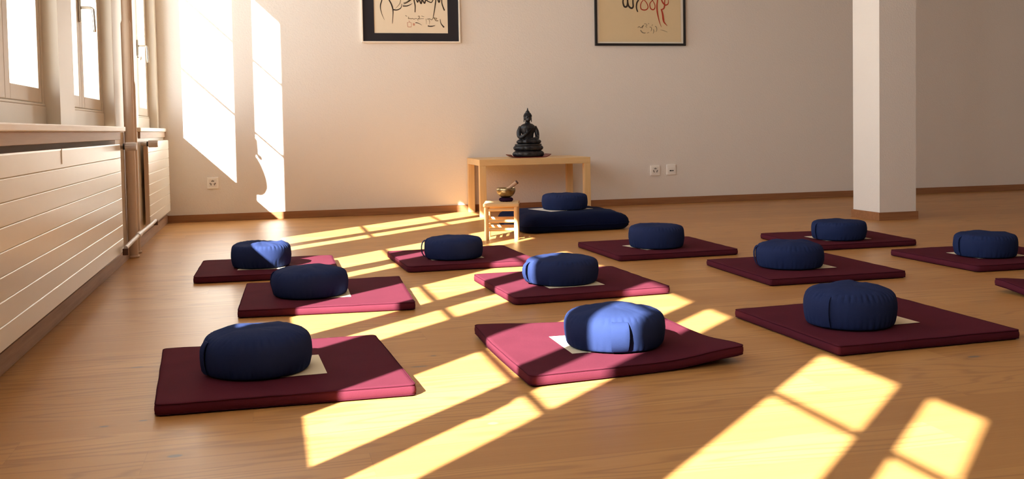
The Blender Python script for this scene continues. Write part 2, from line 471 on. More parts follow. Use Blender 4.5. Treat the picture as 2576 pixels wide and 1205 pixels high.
def make_mat(label, corners, rad=.05, lift=(0, 0, 0, 0), thick=MATT, seed=0):
    ctr = sum((Vector(c) for c in corners), Vector((0, 0))) / 4
    root = empty('floor_mat', (ctr.x, ctr.y, 0)); tag(root, label, 'meditation mat', 'maroon floor mats set out for sitting')
    f = quad_map([Vector(c) - ctr for c in corners]); ol = rounded_outline(rad)
    cor = [f(-1, -1), f(1, -1), f(1, 1), f(-1, 1)]
    def pt(s, t, k, z):
        p = f(s * k, t * k)
        nz = noise.noise(Vector((p.x * 9 + seed * 7, p.y * 9, z * 30)))
        edge = max(0, (k - .8) / .2)
        p = p * (1 + .004 * nz * edge)
        zz = z
        for i in range(4):
            if lift[i]:
                d = (p - cor[i]).length; w_ = max(0, 1 - d / .30); zz += lift[i] * w_ * w_ * (3 - 2 * w_)
        if z > .02: zz += .0016 * noise.noise(Vector((p.x * 14, p.y * 14 + seed, 3))) * min(1, max(0, (k - .72) / .2))
        return (p.x, p.y, zz)
    T = thick
    prof = [(.30, .0), (.93, .0), (.975, .0005), (.991, .004), (.998, T * .28), (1.0, T * .5), (.998, T * .75), (.992, T * .93), (.982, T), (.95, T + .0006), (.86, T), (.70, T), (.45, T), (.2, T)]
    MB().loft([[pt(s, t_, k, z) for s, t_ in ol] for k, z in prof]).build('mat_cover', M['maroon'], root, True)
    pip = MB()
    pip.tube([pt(s, t_, .9935, T * .955) for s, t_ in ol], .0016, 6, True)
    pip.tube([pt(s, t_, .995, T * .16) for s, t_ in ol], .0016, 6, True)
    pip.build('piping', M['maroon_seam'], root, True)
    return root
MATS = {
 'A': ([(-.309, 2.711), (.384, 2.707), (.344, 3.421), (-.357, 3.428)], .05, (0, 0, 0, 0), 'maroon floor mat in the front row beside the long radiator, leftmost of that row'),
 'B': ([(.702, 2.690), (1.418, 2.776), (1.389, 3.432), (.690, 3.424)], .06, (.002, .022, .004, .012), 'maroon floor mat in the front row crossed by sun, under the sunlit blue cushion'),
 'C': ([(1.728, 2.757), (2.433, 2.790), (2.437, 3.493), (1.712, 3.445)], .025, (0, 0, 0, 0), 'shaded maroon floor mat in the front row, closest to the square sun patches'),
 'D': ([(-.138, 4.063), (.570, 4.010), (.598, 4.741), (-.116, 4.788)], .04, (0, 0, .003, 0), 'maroon floor mat second from the camera beside the long radiator, pink sun band across it'),
 'E': ([(-.378, 5.071), (.335, 5.05), (.339, 5.715), (-.368, 5.74)], .10, (0, 0, 0, 0), 'maroon floor mat in the third row closest to the radiators, under the lumpy half-sunlit cushion'),
 'F': ([(.977, 3.972), (1.695, 4.012), (1.672, 4.718), (.948, 4.691)], .06, (0, .002, 0, 0), 'maroon floor mat in the second row with sun stripes on its left and right corners'),
 'G': ([(.682, 5.063), (1.383, 5.075), (1.361, 5.795), (.654, 5.76)], .09, (0, 0, 0, 0), 'maroon floor mat in the third row just in front of the small wooden stool'),
 'H': ([(1.837, 5.067), (2.563, 5.089), (2.566, 5.796), (1.821, 5.771)], .06, (0, 0, 0, 0), 'shaded maroon floor mat in front of the big navy floor pillow'),
 'I': ([(2.191, 4.047), (2.902, 4.055), (2.912, 4.777), (2.208, 4.763)], .03, (0, 0, 0, 0), 'shaded maroon floor mat in the second row, third of that row from the radiators'),
 'J': ([(3.03, 5.075), (3.718, 5.075), (3.765, 5.74), (3.045, 5.785)], .14, (0, 0, 0, 0), 'round-cornered maroon floor mat in the third row closest to the pillar'),
 'K': ([(3.306, 4.078), (4.015, 4.07), (4.02, 4.765), (3.299, 4.767)], .07, (0, 0, 0, 0), 'maroon floor mat in the second row cut off by the right edge of the photo'),
 'L': ([(2.985, 2.925), (3.69, 2.91), (3.72, 3.60), (3.02, 3.622)], .03, (0, 0, 0, .022), 'maroon floor mat at the far right of which only a raised corner shows'),
}
for i, (k, (c, rad, lf, lab)) in enumerate(MATS.items()): make_mat(lab, c, rad, lf, seed=i)

# ------------------------------------------------------------------ sheets of paper
def sheet(label, cx, cy, w_, d_, rz, z, m, name='paper_sheet', group='paper sheets under the cushions', cat='paper'):
    o = MB().box((-w_ / 2, -d_ / 2, 0), (w_ / 2, d_ / 2, .0007)).build(name, m)
    o.location = (cx, cy, z); o.rotation_euler = (0, 0, rz); tag(o, label, cat, group); return o
ZP = MATT + .0010
for (x0, x1, y0, y1, rz, lab) in [
    (.01, .143, 2.908, 3.160, .05, 'cream paper corner to the right of the dark front-row cushion by the radiator'),
    (.902, 1.06, 2.924, 3.186, .0, 'cream paper to the left of the sunlit blue cushion, half in sun'),
    (2.00, 2.192, 2.992, 3.20, .04, 'cream paper tip to the right of the shaded front-row cushion'),
    (.20, .328, 4.235, 4.45, -.02, 'cream paper corner right of the second-row cushion nearest the radiator'),
    (-.16, .075, 5.235, 5.44, -.12, 'cream paper edge under the lumpy half-sunlit cushion'),
    (1.172, 1.432, 4.150, 4.42, .05, 'cream paper strip in front of the cushion with a sunlit left side'),
    (.84, 1.128, 5.255, 5.50, .0, 'tiny cream paper tip right of the cushion in front of the stool'),
    (2.035, 2.20, 5.255, 5.50, .25, 'pale paper tip left of the cushion in front of the big navy pillow'),
    (2.43, 2.662, 4.262, 4.47, .0, 'cream paper corner right of the second-row cushion near the pillar side'),
    (3.205, 3.505, 5.235, 5.49, .0, 'pale paper slivers under the cushion closest to the pillar'),
    (3.485, 3.775, 4.283, 4.535, .0, 'pale paper slivers under the cushion at the right edge of the photo')]:
    sheet(lab, (x0 + x1) / 2, (y0 + y1) / 2, x1 - x0, y1 - y0, rz, ZP, M['paper'])

# ------------------------------------------------------------------ round cushions
def make_cushion(label, x, y, r, h, z0, strap, seed, lump=0.0, loose=False, wide=.030, m='navy', flat=False):
    root = empty('round_cushion', (x, y, z0)); tag(root, label, 'cushion', 'navy round meditation cushions')
    n = 224
    P = [(.50, 0), (.86, 0), (.918, .018), (.945, .055), (.962, .11), (.985, .25), (1.0, .42), (.992, .58), (.975, .68), (.955, .75), (.925, .80), (.885, .845), (.80, .89), (.65, .945), (.45, .985), (.25, 1.0), (.10, 1.0)]
    if flat:
        P = P[:7] + [(.996, .60), (.984, .73), (.966, .82), (.94, .875), (.90, .92), (.82, .955), (.69, .98), (.5, .995), (.28, 1.0), (.10, 1.0)]
    zs = .88 if flat else .80
    npl = 44
    def surf(a, k, extra=0.0):
        rr, zz = P[k]
        q = Vector((math.cos(a), math.sin(a), 0))
        n1 = noise.noise(Vector((q.x * 1.6 + seed * 5.1, q.y * 1.6, zz * 1.2)))
        n2 = noise.noise(Vector((q.x * 4.5 + seed * 3.3, q.y * 4.5, zz * 4)))
        dz = 0.0
        wpl = math.exp(-((zz - zs) / .05) ** 2) if zz > .5 else .6 * math.exp(-((zz - .10) / .07) ** 2)
        ph = npl * a + 2.2 * n1 + seed
        pleat = -abs(math.sin(ph / 2)) ** 5 * .055 * wpl * (.35 + 1.5 * abs(n2))
        rad = rr * (1 + .018 * n1 + .010 * n2 + pleat) * r + extra
        if zz > zs + .04:
            tx = Vector((q.x * rr * 2.2 + seed * 2.0, q.y * rr * 2.2, 1.7))
            t2 = Vector((q.x * rr * 6 + seed, q.y * rr * 6, .3))
            t3 = Vector((q.x * rr * 9 + seed, q.y * rr * 9, seed))
            dz += h * ((.05 + lump) * noise.noise(tx) + (.014 + lump * .25) * noise.noise(t2) + .007 * noise.noise(t3)) * min(1, (zz - zs - .04) / .08)
        z = zz * h + dz + (.02 * h * n1 * rr if zz > .2 else 0)
        return Vector((q.x * rad, q.y * rad, max(z, 0)))
    rings = [[surf(2 * PI * i / n, k) for i in range(n)] for k in range(len(P))]
    MB().loft(rings).build('cushion_body', M[m], root, True)
    # sewn handle strap down the side
    ks = list(range(3, 11)); th = .0035; half = wide / 2 / r
    st = MB(); L = []
    for q, k in enumerate(ks):
        bow = (.012 if loose else .003) * math.sin(PI * q / (len(ks) - 1)) + .0025
        ring = []
        for a_, ex in ((strap - half, bow), (strap, bow + .0015), (strap + half, bow), (strap + half, bow + th), (strap, bow + th + .0015), (strap - half, bow + th)):
            ring.append(surf(a_, k, ex))
        L.append(ring)
    st.loft(L).build('handle_strap', M[m], root, True, 40)
    return root
ZC0 = MATT + .0030
def ang(x, y, off):   # direction from the cushion towards the viewer, turned by off
    return math.atan2(-y, -x) + off
CU = [
 ('dark navy round cushion on the front-row mat by the radiator, small sunlit spot on top', -.046, 3.026, .161, .128, -1.25, 1, .0, False, .030),
 ('sunlit blue round cushion with a wide handle strap facing the camera', 1.075, 3.016, .164, .123, .10, 2, .0, True, .052),
 ('shaded navy round cushion on the front-row mat farthest from the radiator', 1.962, 3.061, .157, .138, -.52, 3, .0, False, .030),
 ('navy round cushion on the second-row mat beside the long radiator', .161, 4.360, .165, .121, -1.9, 4, .0, False, .030),
 ('lumpy navy round cushion with a pale sunlit patch, on the third-row mat by the radiators', -.050, 5.375, .155, .124, -2.2, 5, .12, False, .030),
 ('navy round cushion with sunlit left side and black-edged strap, on a second-row mat', 1.284, 4.311, .168, .114, -1.15, 6, .02, True, .030),
 ('navy round cushion just in front of the small wooden stool', .974, 5.334, .161, .113, -1.45, 7, .01, True, .026),
 ('shaded navy round cushion on the mat in front of the big navy floor pillow', 2.175, 5.361, .161, .129, -2.0, 8, .03, False, .030),
 ('tall shaded navy round cushion on the second-row mat, with paper showing on its right', 2.477, 4.382, .164, .126, -1.45, 9, .03, False, .030),
 ('shaded navy round cushion on the third-row mat closest to the pillar', 3.334, 5.316, .162, .111, -1.0, 10, .01, False, .030),
 ('shaded navy round cushion on the mat cut off by the right edge of the photo', 3.595, 4.373, .154, .118, -1.0, 11, .03, False, .030)]
for lab, x, y, r, h, so, sd, lump, loose, wd in CU:
    fl_ = sd in (5, 6, 7, 8, 10, 11)
    make_cushion(lab, x, y, r, h, ZC0, ang(x, y, so), sd, lump, loose, wd, flat=fl_)

# ------------------------------------------------------------------ big floor pillow with its own cushion and sheet
ZB = .132
def floor_pillow():
    root = empty('floor_pillow', (2.085, 6.975, 0), .06); tag(root, 'big puffy dark navy floor pillow in front of the wooden bench', 'floor pillow')
    ol = rounded_outline(.22, 14, 8); hw, hd = .405, .37
    def pt(s, t, k, z):
        nz = noise.noise(Vector((s * k * 2.4, t * k * 2.4, z * 9 + 2)))
        nf = noise.noise(Vector((s * k * 7, t * k * 7, z * 20 + 5)))
        e_ = min(1, max(0, (k - .62) / .2))
        kk = k * (1 + .025 * nz * e_)
        return (s * kk * hw, t * kk * hd, max(0, z + (.012 * nz + .004 * nf) * e_ * (1 if z > .03 else .3)))
    prof = [(.3, 0), (.84, 0), (.94, .006), (.988, .026), (1.0, .052), (.990, .076), (.955, .098), (.89, .116), (.80, .128), (.68, ZB), (.5, ZB), (.25, ZB)]
    MB().loft([[pt(s, t_, k, z) for s, t_ in ol] for k, z in prof]).build('pillow_cover', M['navy_dark'], root, True)
    sm = MB().tube([pt(s, t_, 1.003, .047) for s, t_ in ol], .003, 6, True)
    sm.build('side_seam', M['navy_dark'], root, True)
floor_pillow()
sheet('white cloth sheet under the cushion on the big navy floor pillow', 2.085, 7.00, .37, .31, .30, ZB + .001, M['whitepaper'], 'white_sheet', None, 'cloth')
make_cushion('navy round cushion lying on the big navy floor pillow', 2.114, 6.983, .170, .115, ZB + .003, ang(2.1, 6.95, 2.5), 12, .03, flat=True)

# ------------------------------------------------------------------ bench
def bench():
    root = empty('wooden_bench', (2.18, 8.295, 0), -.025); tag(root, 'low birch bench against the back wall carrying the statue', 'bench')
    W, D, Hh, T = .478, .30, .479, .053
    MB().box((-W, -D, Hh - T), (W, D, Hh), .002).build('bench_top', M['birch'], root)
    for sx in (-1, 1):
        for sy in (-1, 1):
            x0 = sx * W - (0 if sx < 0 else .055); y0 = sy * D - (0 if sy < 0 else .055)
            MB().box((x0, y0, 0), (x0 + .055, y0 + .055, Hh - T - .0005), .002).build('leg', M['birch_z'], root)
bench()

# red tray + statue
t = empty('red_tray', (2.185, 8.275, .480)); tag(t, 'thin dark red tray with upturned ends under the statue', 'tray')
tr = MB(); sec = [(-.178, .024), (-.160, .011), (-.135, .002), (-.10, 0), (0, 0), (.10, 0), (.135, .002), (.160, .011), (.178, .024)]
rows = []
for x, z in sec:
    rows.append([(x, -.095, z), (x, .095, z), (x, .095, z + .005), (x, -.095, z + .005)])
tr.loft(rows).build('tray_dish', M['redlacquer'], t, True, 50)

def statue():
    root = empty('buddha_statue', (2.185, 8.275, .4865)); tag(root, 'black bronze seated Buddha statue on a double lotus base, standing on the bench', 'statue')
    # lotus pedestal: two tiers of petals and a seat slab
    def tier(z0, h, r, sy, flare, npet):
        rings = []; n = npet * 6
        for k in range(9):
            q = k / 8
            bulge = math.sin(PI * q) ** .7
            ring = []
            for i in range(n):
                a = 2 * PI * i / n
                pet = abs(math.cos(npet * a / 2)) ** .6
                rr = r * (.86 + flare * (q - .5)) + .022 * bulge * (.55 + .45 * pet)
                ring.append((rr * math.cos(a), rr * sy * math.sin(a), z0 + h * q))
            rings.append(ring)
        return rings
    p = MB()
    p.loft(tier(.0, .050, .139, .72, -.05, 14)).loft(tier(.050, .046, .130, .72, .05, 14))
    p.lathe([(.112, .094), (.118, .097), (.118, .106), (.112, .110)], 48, sy=.72)
    p.build('lotus_base', M['bronze'], root, True, 60)
    b = MB()
    # crossed legs
    b.ell((0, -.010, .128), (.090, .058, .026))
    for s in (-1, 1):
        b.ell((s * .070, -.020, .128), (.040, .042, .022), rot=Matrix.Rotation(s * .35, 3, 'Z'))
        b.tube([(s * .085, -.005, .128), (s * .03, -.060, .130), (-s * .025, -.058, .133)], [.022, .020, .013], 12)
        b.ell((-s * .045, -.050, .137), (.024, .012, .008))
    # torso, shoulders, neck
    b.lathe([(.050, .120), (.054, .145), (.050, .170), (.053, .195), (.064, .222), (.070, .246), (.064, .266), (.044, .281), (.023, .288), (.019, .312)], 32, c=(0, .012, 0), sy=.66)
    # arms: his right (picture left) raised to the chest, his left resting in the lap
    b.tube(spline([(-.060, .012, .258), (-.078, .010, .220), (-.080, .000, .180), (-.070, -.022, .168), (-.046, -.046, .186), (-.026, -.052, .204)], 4), [.019] * 4 + [.020] * 5 + [.018] * 4 + [.016] * 4 + [.013] * 3 + [.010], 12)
    b.ell((-.020, -.055, .214), (.010, .008, .018))
    for q in range(4):
        b.tube([(-.027 + q * .0046, -.056, .224), (-.026 + q * .0048, -.058, .243 - .002 * abs(q - 1.5))], [.0032, .0026], 6)
    b.tube([(-.010, -.056, .214), (-.004, -.060, .226)], [.0034, .0026], 6)
    b.tube(spline([(.060, .012, .258), (.079, .012, .220), (.082, .004, .180), (.072, -.022, .158), (.040, -.052, .150), (.010, -.058, .150)], 4), [.019] * 4 + [.020] * 5 + [.019] * 4 + [.017] * 4 + [.013] * 3 + [.010], 12)
    b.ell((-.004, -.060, .150), (.022, .013, .007))
    for q in range(4):
        b.tube([(-.018, -.068 + q * .005, .151), (-.038, -.066 + q * .005, .152)], [.0034, .0026], 6)
    b.tube([(-.006, -.052, .154), (-.018, -.050, .162)], [.0034, .0026], 6)
    # head
    b.ell((0, .004, .338), (.0300, .033, .040)); b.ell((0, -.005, .318), (.0225, .025, .020))
    b.ell((0, -.032, .330), (.0045, .007, .010))
    for s in (-1, 1):
        b.ell((s * .0315, .006, .328), (.0045, .009, .022)); b.ell((s * .0325, .004, .308), (.0040, .006, .013))
        b.ell((s * .0115, -.0275, .339), (.0068, .0038, .003))
    b.ell((0, -.0285, .315), (.009, .004, .003))
    fig = b.build('figure', M['bronze'], root, True)
    md = fig.modifiers.new('remesh', 'REMESH'); md.mode = 'VOXEL'; md.voxel_size = .0022; md.use_smooth_shade = True
    sm = fig.modifiers.new('smooth', 'SMOOTH'); sm.factor = .5; sm.iterations = 2
    # hair cap of small curls, topknot with finial
    c = MB()
    for k in range(5):
        zz = .348 + k * .0080; rr = .0325 * math.sqrt(max(0, 1 - ((zz - .340) / .044) ** 2)) + .001
        nn = max(6, int(2 * PI * rr / .0075))
        for i in range(nn):
            a = 2 * PI * (i + .5 * (k % 2)) / nn
            if math.sin(a) < -.55 and zz < .355: continue
            c.ell((rr * math.cos(a), .005 + 1.1 * rr * math.sin(a), zz), (.0048, .0048, .0048), 8, 6)
    c.lathe([(.022, .372), (.0205, .380), (.0165, .389), (.011, .396), (.0062, .400), (.0060, .404), (.0062, .408), (.0035, .415), (.0008, .422)], 20, c=(0, .005, 0))
    c.build('hair', M['bronze'], root, True)
    # robe edge across the chest
    r_ = MB().tube(spline([(.048, -.014, .262), (.022, -.030, .240), (-.010, -.034, .212), (-.040, -.020, .185), (-.050, .002, .170)], 5), .0028, 8)
    r_.tube(spline([(.060, -.008, .250), (.036, -.026, .225), (.004, -.033, .196), (-.030, -.026, .172)], 5), .002, 8)
    r_.build('robe_edge', M['bronze'], root, True)
statue()

# ------------------------------------------------------------------ stool, ring, bowl, mallet
SX, SY, SR, SH = 1.508, 6.432, -.27, .246
def stool():
    root = empty('wooden_stool', (SX, SY, 0), SR); tag(root, 'small peeled-wood stool with rungs in front of the bench, partly sunlit', 'stool')
    a, b_ = .098, .110
    for sx in (-1, 1):
        for sy in (-1, 1):
            MB().lathe([(.013, 0), (.0145, .004), (.0155, .06), (.0145, .12), (.0155, .17), (.0150, SH - .026)], 14, c=(sx * a, sy * b_, 0)).build('leg', M['bamboo'], root, True, 50)
    rung = []
    for z, zz in ((.070, .086), (.125, .141)):
        for sy in (-1, 1): MB().tube([(-a + .012, sy * b_, z), (a - .012, sy * b_, z)], [.0105, .0105], 12).build('rung', M['bamboo_x'], root, True, 50)
        for sx in (-1, 1): MB().tube([(sx * a, -b_ + .012, zz), (sx * a, b_ - .012, zz)], [.0105, .0105], 12).build('rung', M['bamboo_x'], root, True, 50)
    ap = MB()
    for sy in (-1, 1): ap.tube([(-a + .012, sy * b_, SH - .045), (a - .012, sy * b_, SH - .045)], .010, 10)
    for sx in (-1, 1): ap.tube([(sx * a, -b_ + .012, SH - .045), (sx * a, b_ - .012, SH - .045)], .010, 10)
    ap.build('apron_rail', M['bamboo_x'], root, True, 50)
    s = MB()
    for sy in (-1, 1): s.box((-a - .020, sy * (b_ + .006) - .014, SH - .026), (a + .020, sy * (b_ + .006) + .014, SH - .002), .006)
    nsl = 9
    for k in range(nsl):
        y = -b_ + .020 + (2 * b_ - .040) * k / (nsl - 1)
        s.box((-a - .016, y - .0095, SH - .018), (a + .016, y + .0095, SH), .0025)
    s.build('seat', M['bamboo_x'], root)
stool()
BX, BY = 1.540, 6.440
t = empty('bowl_cushion', (BX, BY, SH + .001)); tag(t, 'dark plum ring cushion under the brass singing bowl', 'ring cushion')
ringm = MB(); rr = []
n = 40
for i in range(n + 1):
    a = 2 * PI * i / n; ring = []
    for k in range(14):
        q = 2 * PI * k / 14
        rad = .034 + .014 * math.cos(q)
        ring.append((rad * math.cos(a), rad * math.sin(a), .0125 + .0125 * math.sin(q) * (1 + .06 * math.sin(i * 1.57))))
    rr.append(ring)
rr[-1] = rr[0]
ringm.loft(rr, False).build('ring_cover', M['purple'], t, True)
zb = SH + .0285
bw = empty('singing_bowl', (BX, BY, zb)); tag(bw, 'brass singing bowl on the small wooden stool', 'bowl')
MB().lathe([(.004, .0), (.030, .0), (.046, .010), (.058, .026), (.064, .042), (.0645, .052), (.062, .060), (.0645, .0625), (.0610, .0630), (.0590, .058), (.0610, .048), (.060, .040), (.054, .026), (.042, .012), (.028, .004), (.004, .0035)], 56).build('bowl_shell', M['brass'], bw, True, 60)
ml = empty('bowl_mallet', (BX, BY, zb)); tag(ml, 'wooden mallet leaning out of the brass singing bowl', 'mallet')
dirv = Vector((.060, -.010, .046)); d1 = dirv.normalized()
p0 = Vector((-.024, .004, .0250)); p1 = p0 + d1 * .118; p2 = p1 + d1 * .012
MB().tube([p0, p0 + d1 * .03, p1], [.0085, .0105, .0125], 18).build('mallet_stick', M['malletwood'], ml, True, 40)
MB().tube([p1 + d1 * .0002, p1 + d1 * .008, p2], [.0135, .0135, .010], 18).build('leather_tip', M['leather'], ml, True, 40)

# ------------------------------------------------------------------ sockets on the back wall
def socket(label, cx, cz, kind):
    root = empty('wall_socket', (cx, YB, cz)); tag(root, label, 'socket', 'white sockets on the back wall')
    MB().box((-.046, -.012, -.048), (.046, -.0005, .048), .003).build('cover_plate', M['white'], root)
    if kind == 'power':
        MB().box((-.032, -.0145, -.033), (.032, -.0118, .033), .001).build('socket_insert', M['socketface'], root)
        for k, (x, z, a) in enumerate(((0, .017, 0), (-.016, -.008, 1.05), (.016, -.008, -1.05))):
            h = MB()
            for q in (-.0075, 0, .0075):
                h.box((q - .0028, -.0152, -.003 + (.004 if q == 0 else 0)), (q + .0028, -.0142, .004 + (.004 if q == 0 else 0)))
            h.box((-.011, -.0149, -.005), (.011, -.0142, -.001))
            h.move(Matrix.Translation((x, 0, z)) @ Matrix.Rotation(a, 4, 'Y')); h.build('pin_holes', M['hole'], root)
    else:
        MB().box((-.030, -.0145, -.034), (.034, -.0118, .020), .001).build('socket_insert', M['socketface'], root)
        h = MB().box((-.018, -.0152, -.014), (.001, -.0142, -.003)).box((.004, -.0152, -.013), (.022, -.0142, -.004))
        h.build('jack_opening', M['rubber'], root)
    return root
socket('white power socket low on the back wall below the sunlit patch', -.457, .3215, 'power')
socket('white power socket right of the bench, left of the socket pair', 3.495, .317, 'power')
socket('white data socket with a dark slot, right of the socket pair', 3.655, .319, 'data')
socket('white socket mostly hidden behind the pillar edge', 5.623, .315, 'power')

# ------------------------------------------------------------------ pictures
def picture(label, x0, x1, z0, z1, fw, fm, depth=.022):
    root = empty('framed_calligraphy', ((x0 + x1) / 2, YB - .001, z0)); tag(root, label, 'picture', 'calligraphy pictures on the back wall')
    W_ = x1 - x0; H_ = z1 - z0
    f = MB()
    f.box((-W_ / 2, -depth, 0), (W_ / 2, 0, fw), .0015).box((-W_ / 2, -depth, H_ - fw), (W_ / 2, 0, H_), .0015)
    f.box((-W_ / 2, -depth, fw), (-W_ / 2 + fw, 0, H_ - fw), .0015).box((W_ / 2 - fw, -depth, fw), (W_ / 2, 0, H_ - fw), .0015)
    f.build('picture_frame', fm, root)
    return root, W_, H_
p1, W1, H1 = picture('calligraphy in a cream frame with a black mount on the back wall', .808, 1.673, 1.493, 2.36, .013, M['creamframe'])
m_ = MB(); ix0, ix1, iz0 = .919 - 1.2405, 1.564 - 1.2405, .084; it = H1 - .09
m_.box((-W1 / 2 + .012, -.010, .012), (W1 / 2 - .012, -.006, iz0)).box((-W1 / 2 + .012, -.010, it), (W1 / 2 - .012, -.006, H1 - .012))
m_.box((-W1 / 2 + .012, -.010, iz0), (ix0, -.006, it)).box((ix1, -.010, iz0), (W1 / 2 - .012, -.006, it))
m_.build('black_mount', M['matboard'], p1)
pp = MB().box((ix0 - .01, -.0055, iz0 - .01), (ix1 + .01, -.002, it + .01)); paper1 = pp.build('paper', M['ricepaper'], p1)
def S1(pts, k=6): return [(p.x, p.y) for p in spline([((a - 255) * .000406 - W1 / 2, (930 - b) * .000397, 0) for a, b in pts], k)]
def taper(n, w0, w1, w2): return [(w0 + (w1 - w0) * (2 * i / (n - 1)) if i < n / 2 else w1 + (w2 - w1) * (2 * i / (n - 1) - 1)) for i in range(n)]
def strokes(fn, lst, mname, name, parent, y0=-.0066, y1=-.0056):
    s = MB()
    for q, (pts, w0, wm, w2) in enumerate(lst):
        P_ = fn(pts); s.ribbon(P_, taper(len(P_), w0, wm, w2), y0 - .00004 * q, y1)
    return s.build(name, M[mname], parent)
U = .0004
strokes(S1, [
    ([(760, -300), (715, -100), (705, 0), (675, 100), (672, 190), (700, 310), (750, 430)], 20*U, 24*U, 4*U),
    ([(780, -160), (860, 0), (905, 90), (935, 200), (935, 330), (915, 510)], 26*U, 30*U, 8*U),
    ([(935, 205), (1010, 215), (1080, 190), (1115, 150), (1130, 80)], 30*U, 20*U, 8*U),
    ([(1165, 85), (1240, 50), (1330, -20), (1400, -120)], 10*U, 24*U, 30*U),
    ([(1150, 125), (1230, 125), (1290, 105), (1350, 70)], 26*U, 22*U, 8*U),
    ([(1375, -150), (1395, 0), (1415, 120), (1410, 260)], 22*U, 26*U, 18*U),
    ([(1440, -40), (1470, 40), (1500, -20), (1545, 70), (1570, -10), (1620, 60), (1650, -10), (1700, 20), (1770, 40), (1810, -20), (1850, -60)], 26*U, 30*U, 14*U),
    ([(1850, -300), (1865, -60), (1855, 60), (1830, 220), (1800, 370)], 20*U, 24*U, 12*U),
    ([(1900, -60), (1935, 35), (1960, -40)], 22*U, 34*U, 18*U),
    ([(2010, -150), (1995, 0), (2005, 90), (2050, 215)], 16*U, 22*U, 26*U),
    ([(1950, 405), (1965, 490), (2000, 545), (2035, 585)], 8*U, 20*U, 34*U),
    ([(1680, 555), (1730, 565), (1790, 560), (1840, 545)], 22*U, 24*U, 6*U),
    ([(1415, 490), (1450, 490), (1500, 510), (1550, 540)], 18*U, 12*U, 4*U),
    ([(600, -420), (900, -520), (1250, -430), (1500, -560), (1800, -470), (2000, -520)], 24*U, 40*U, 16*U),
    ([(1050, -900), (1120, -700), (1020, -560)], 24*U, 40*U, 16*U),
    ([(1500, -1000), (1560, -800), (1480, -640)], 24*U, 40*U, 16*U)], 'ink', 'brush_strokes', p1)
strokes(S1, [
    ([(1110, -60), (1090, 60), (1040, 130), (985, 185)], 18*U, 14*U, 4*U),
    ([(1165, 60), (1250, 30), (1340, -60)], 20*U, 26*U, 14*U),
    ([(1200, 330), (1240, 355)], 14*U, 14*U, 5*U),
    ([(1270, 360), (1265, 400), (1300, 395), (1320, 405), (1350, 395), (1385, 410), (1420, 395), (1460, 410), (1470, 450)], 16*U, 14*U, 8*U),
    ([(1470, 350), (1500, 345), (1500, 380), (1475, 405), (1540, 400), (1600, 395)], 18*U, 16*U, 8*U),
    ([(1545, 340), (1610, 360)], 10*U, 12*U, 4*U),
    ([(1640, 400), (1648, 450), (1650, 520)], 10*U, 8*U, 4*U),
    ([(1700, 400), (1715, 440), (1720, 480), (1710, 525)], 12*U, 10*U, 4*U),
    ([(1665, 410), (1720, 400), (1770, 420), (1800, 380), (1830, 400), (1860, 440), (1910, 440)], 14*U, 18*U, 20*U),
    ([(1800, 365), (1840, 385), (1880, 390), (1860, 420)], 20*U, 16*U, 14*U)], 'greyink', 'signature_strokes', p1)
strokes(S1, [
    ([(1240, 480), (1240, 530), (1245, 580)], 10*U, 10*U, 10*U), ([(1245, 578), (1290, 582), (1325, 576)], 12*U, 12*U, 12*U), ([(1322, 580), (1325, 530), (1318, 480)], 8*U, 8*U, 8*U),
    ([(1270, 440), (1285, 470), (1315, 485)], 8*U, 8*U, 6*U), ([(1235, 485), (1280, 478), (1318, 485)], 8*U, 8*U, 8*U),
    ([(1375, 500), (1380, 530), (1385, 550)], 30*U, 42*U, 30*U)], 'sealink', 'red_seal', p1)

p2, W2, H2 = picture('black and red calligraphy in a thin black frame on the back wall', 2.922, 3.810, 1.4725, 2.36, .021, M['black'])
MB().box((-W2 / 2 + .019, -.008, .019), (W2 / 2 - .019, -.003, H2 - .019)).build('pale_mount', M['palepaper'], p2)
MB().box((-W2 / 2 + .040, -.0095, .036), (W2 / 2 - .044, -.0081, H2 - .036)).build('paper', M['oldpaper'], p2)
def S2(pts, k=6): return [(p.x, p.y) for p in spline([((a - 145) * .000421 - W2 / 2, (1070 - b) * .000400, 0) for a, b in pts], k)]
Y2 = (-.0108, -.0096)
strokes(S2, [
    ([(800, -200), (805, 0), (800, 80), (820, 160), (855, 185), (890, 165), (905, 100), (905, 0), (900, -160)], 30*U, 42*U, 34*U),
    ([(905, 0), (910, 90), (930, 160), (975, 205), (1015, 205), (1035, 160), (1030, 60), (1035, -180)], 34*U, 42*U, 30*U),
    ([(1200, -200), (1165, 0), (1125, 80), (1110, 160), (1115, 230), (1140, 295)], 40*U, 34*U, 26*U),
    ([(300, -500), (600, -560), (900, -480), (1100, -560)], 30*U, 46*U, 30*U), ([(500, -1000), (560, -760), (520, -520)], 30*U, 46*U, 30*U)], 'ink', 'brush_strokes', p2, *Y2)
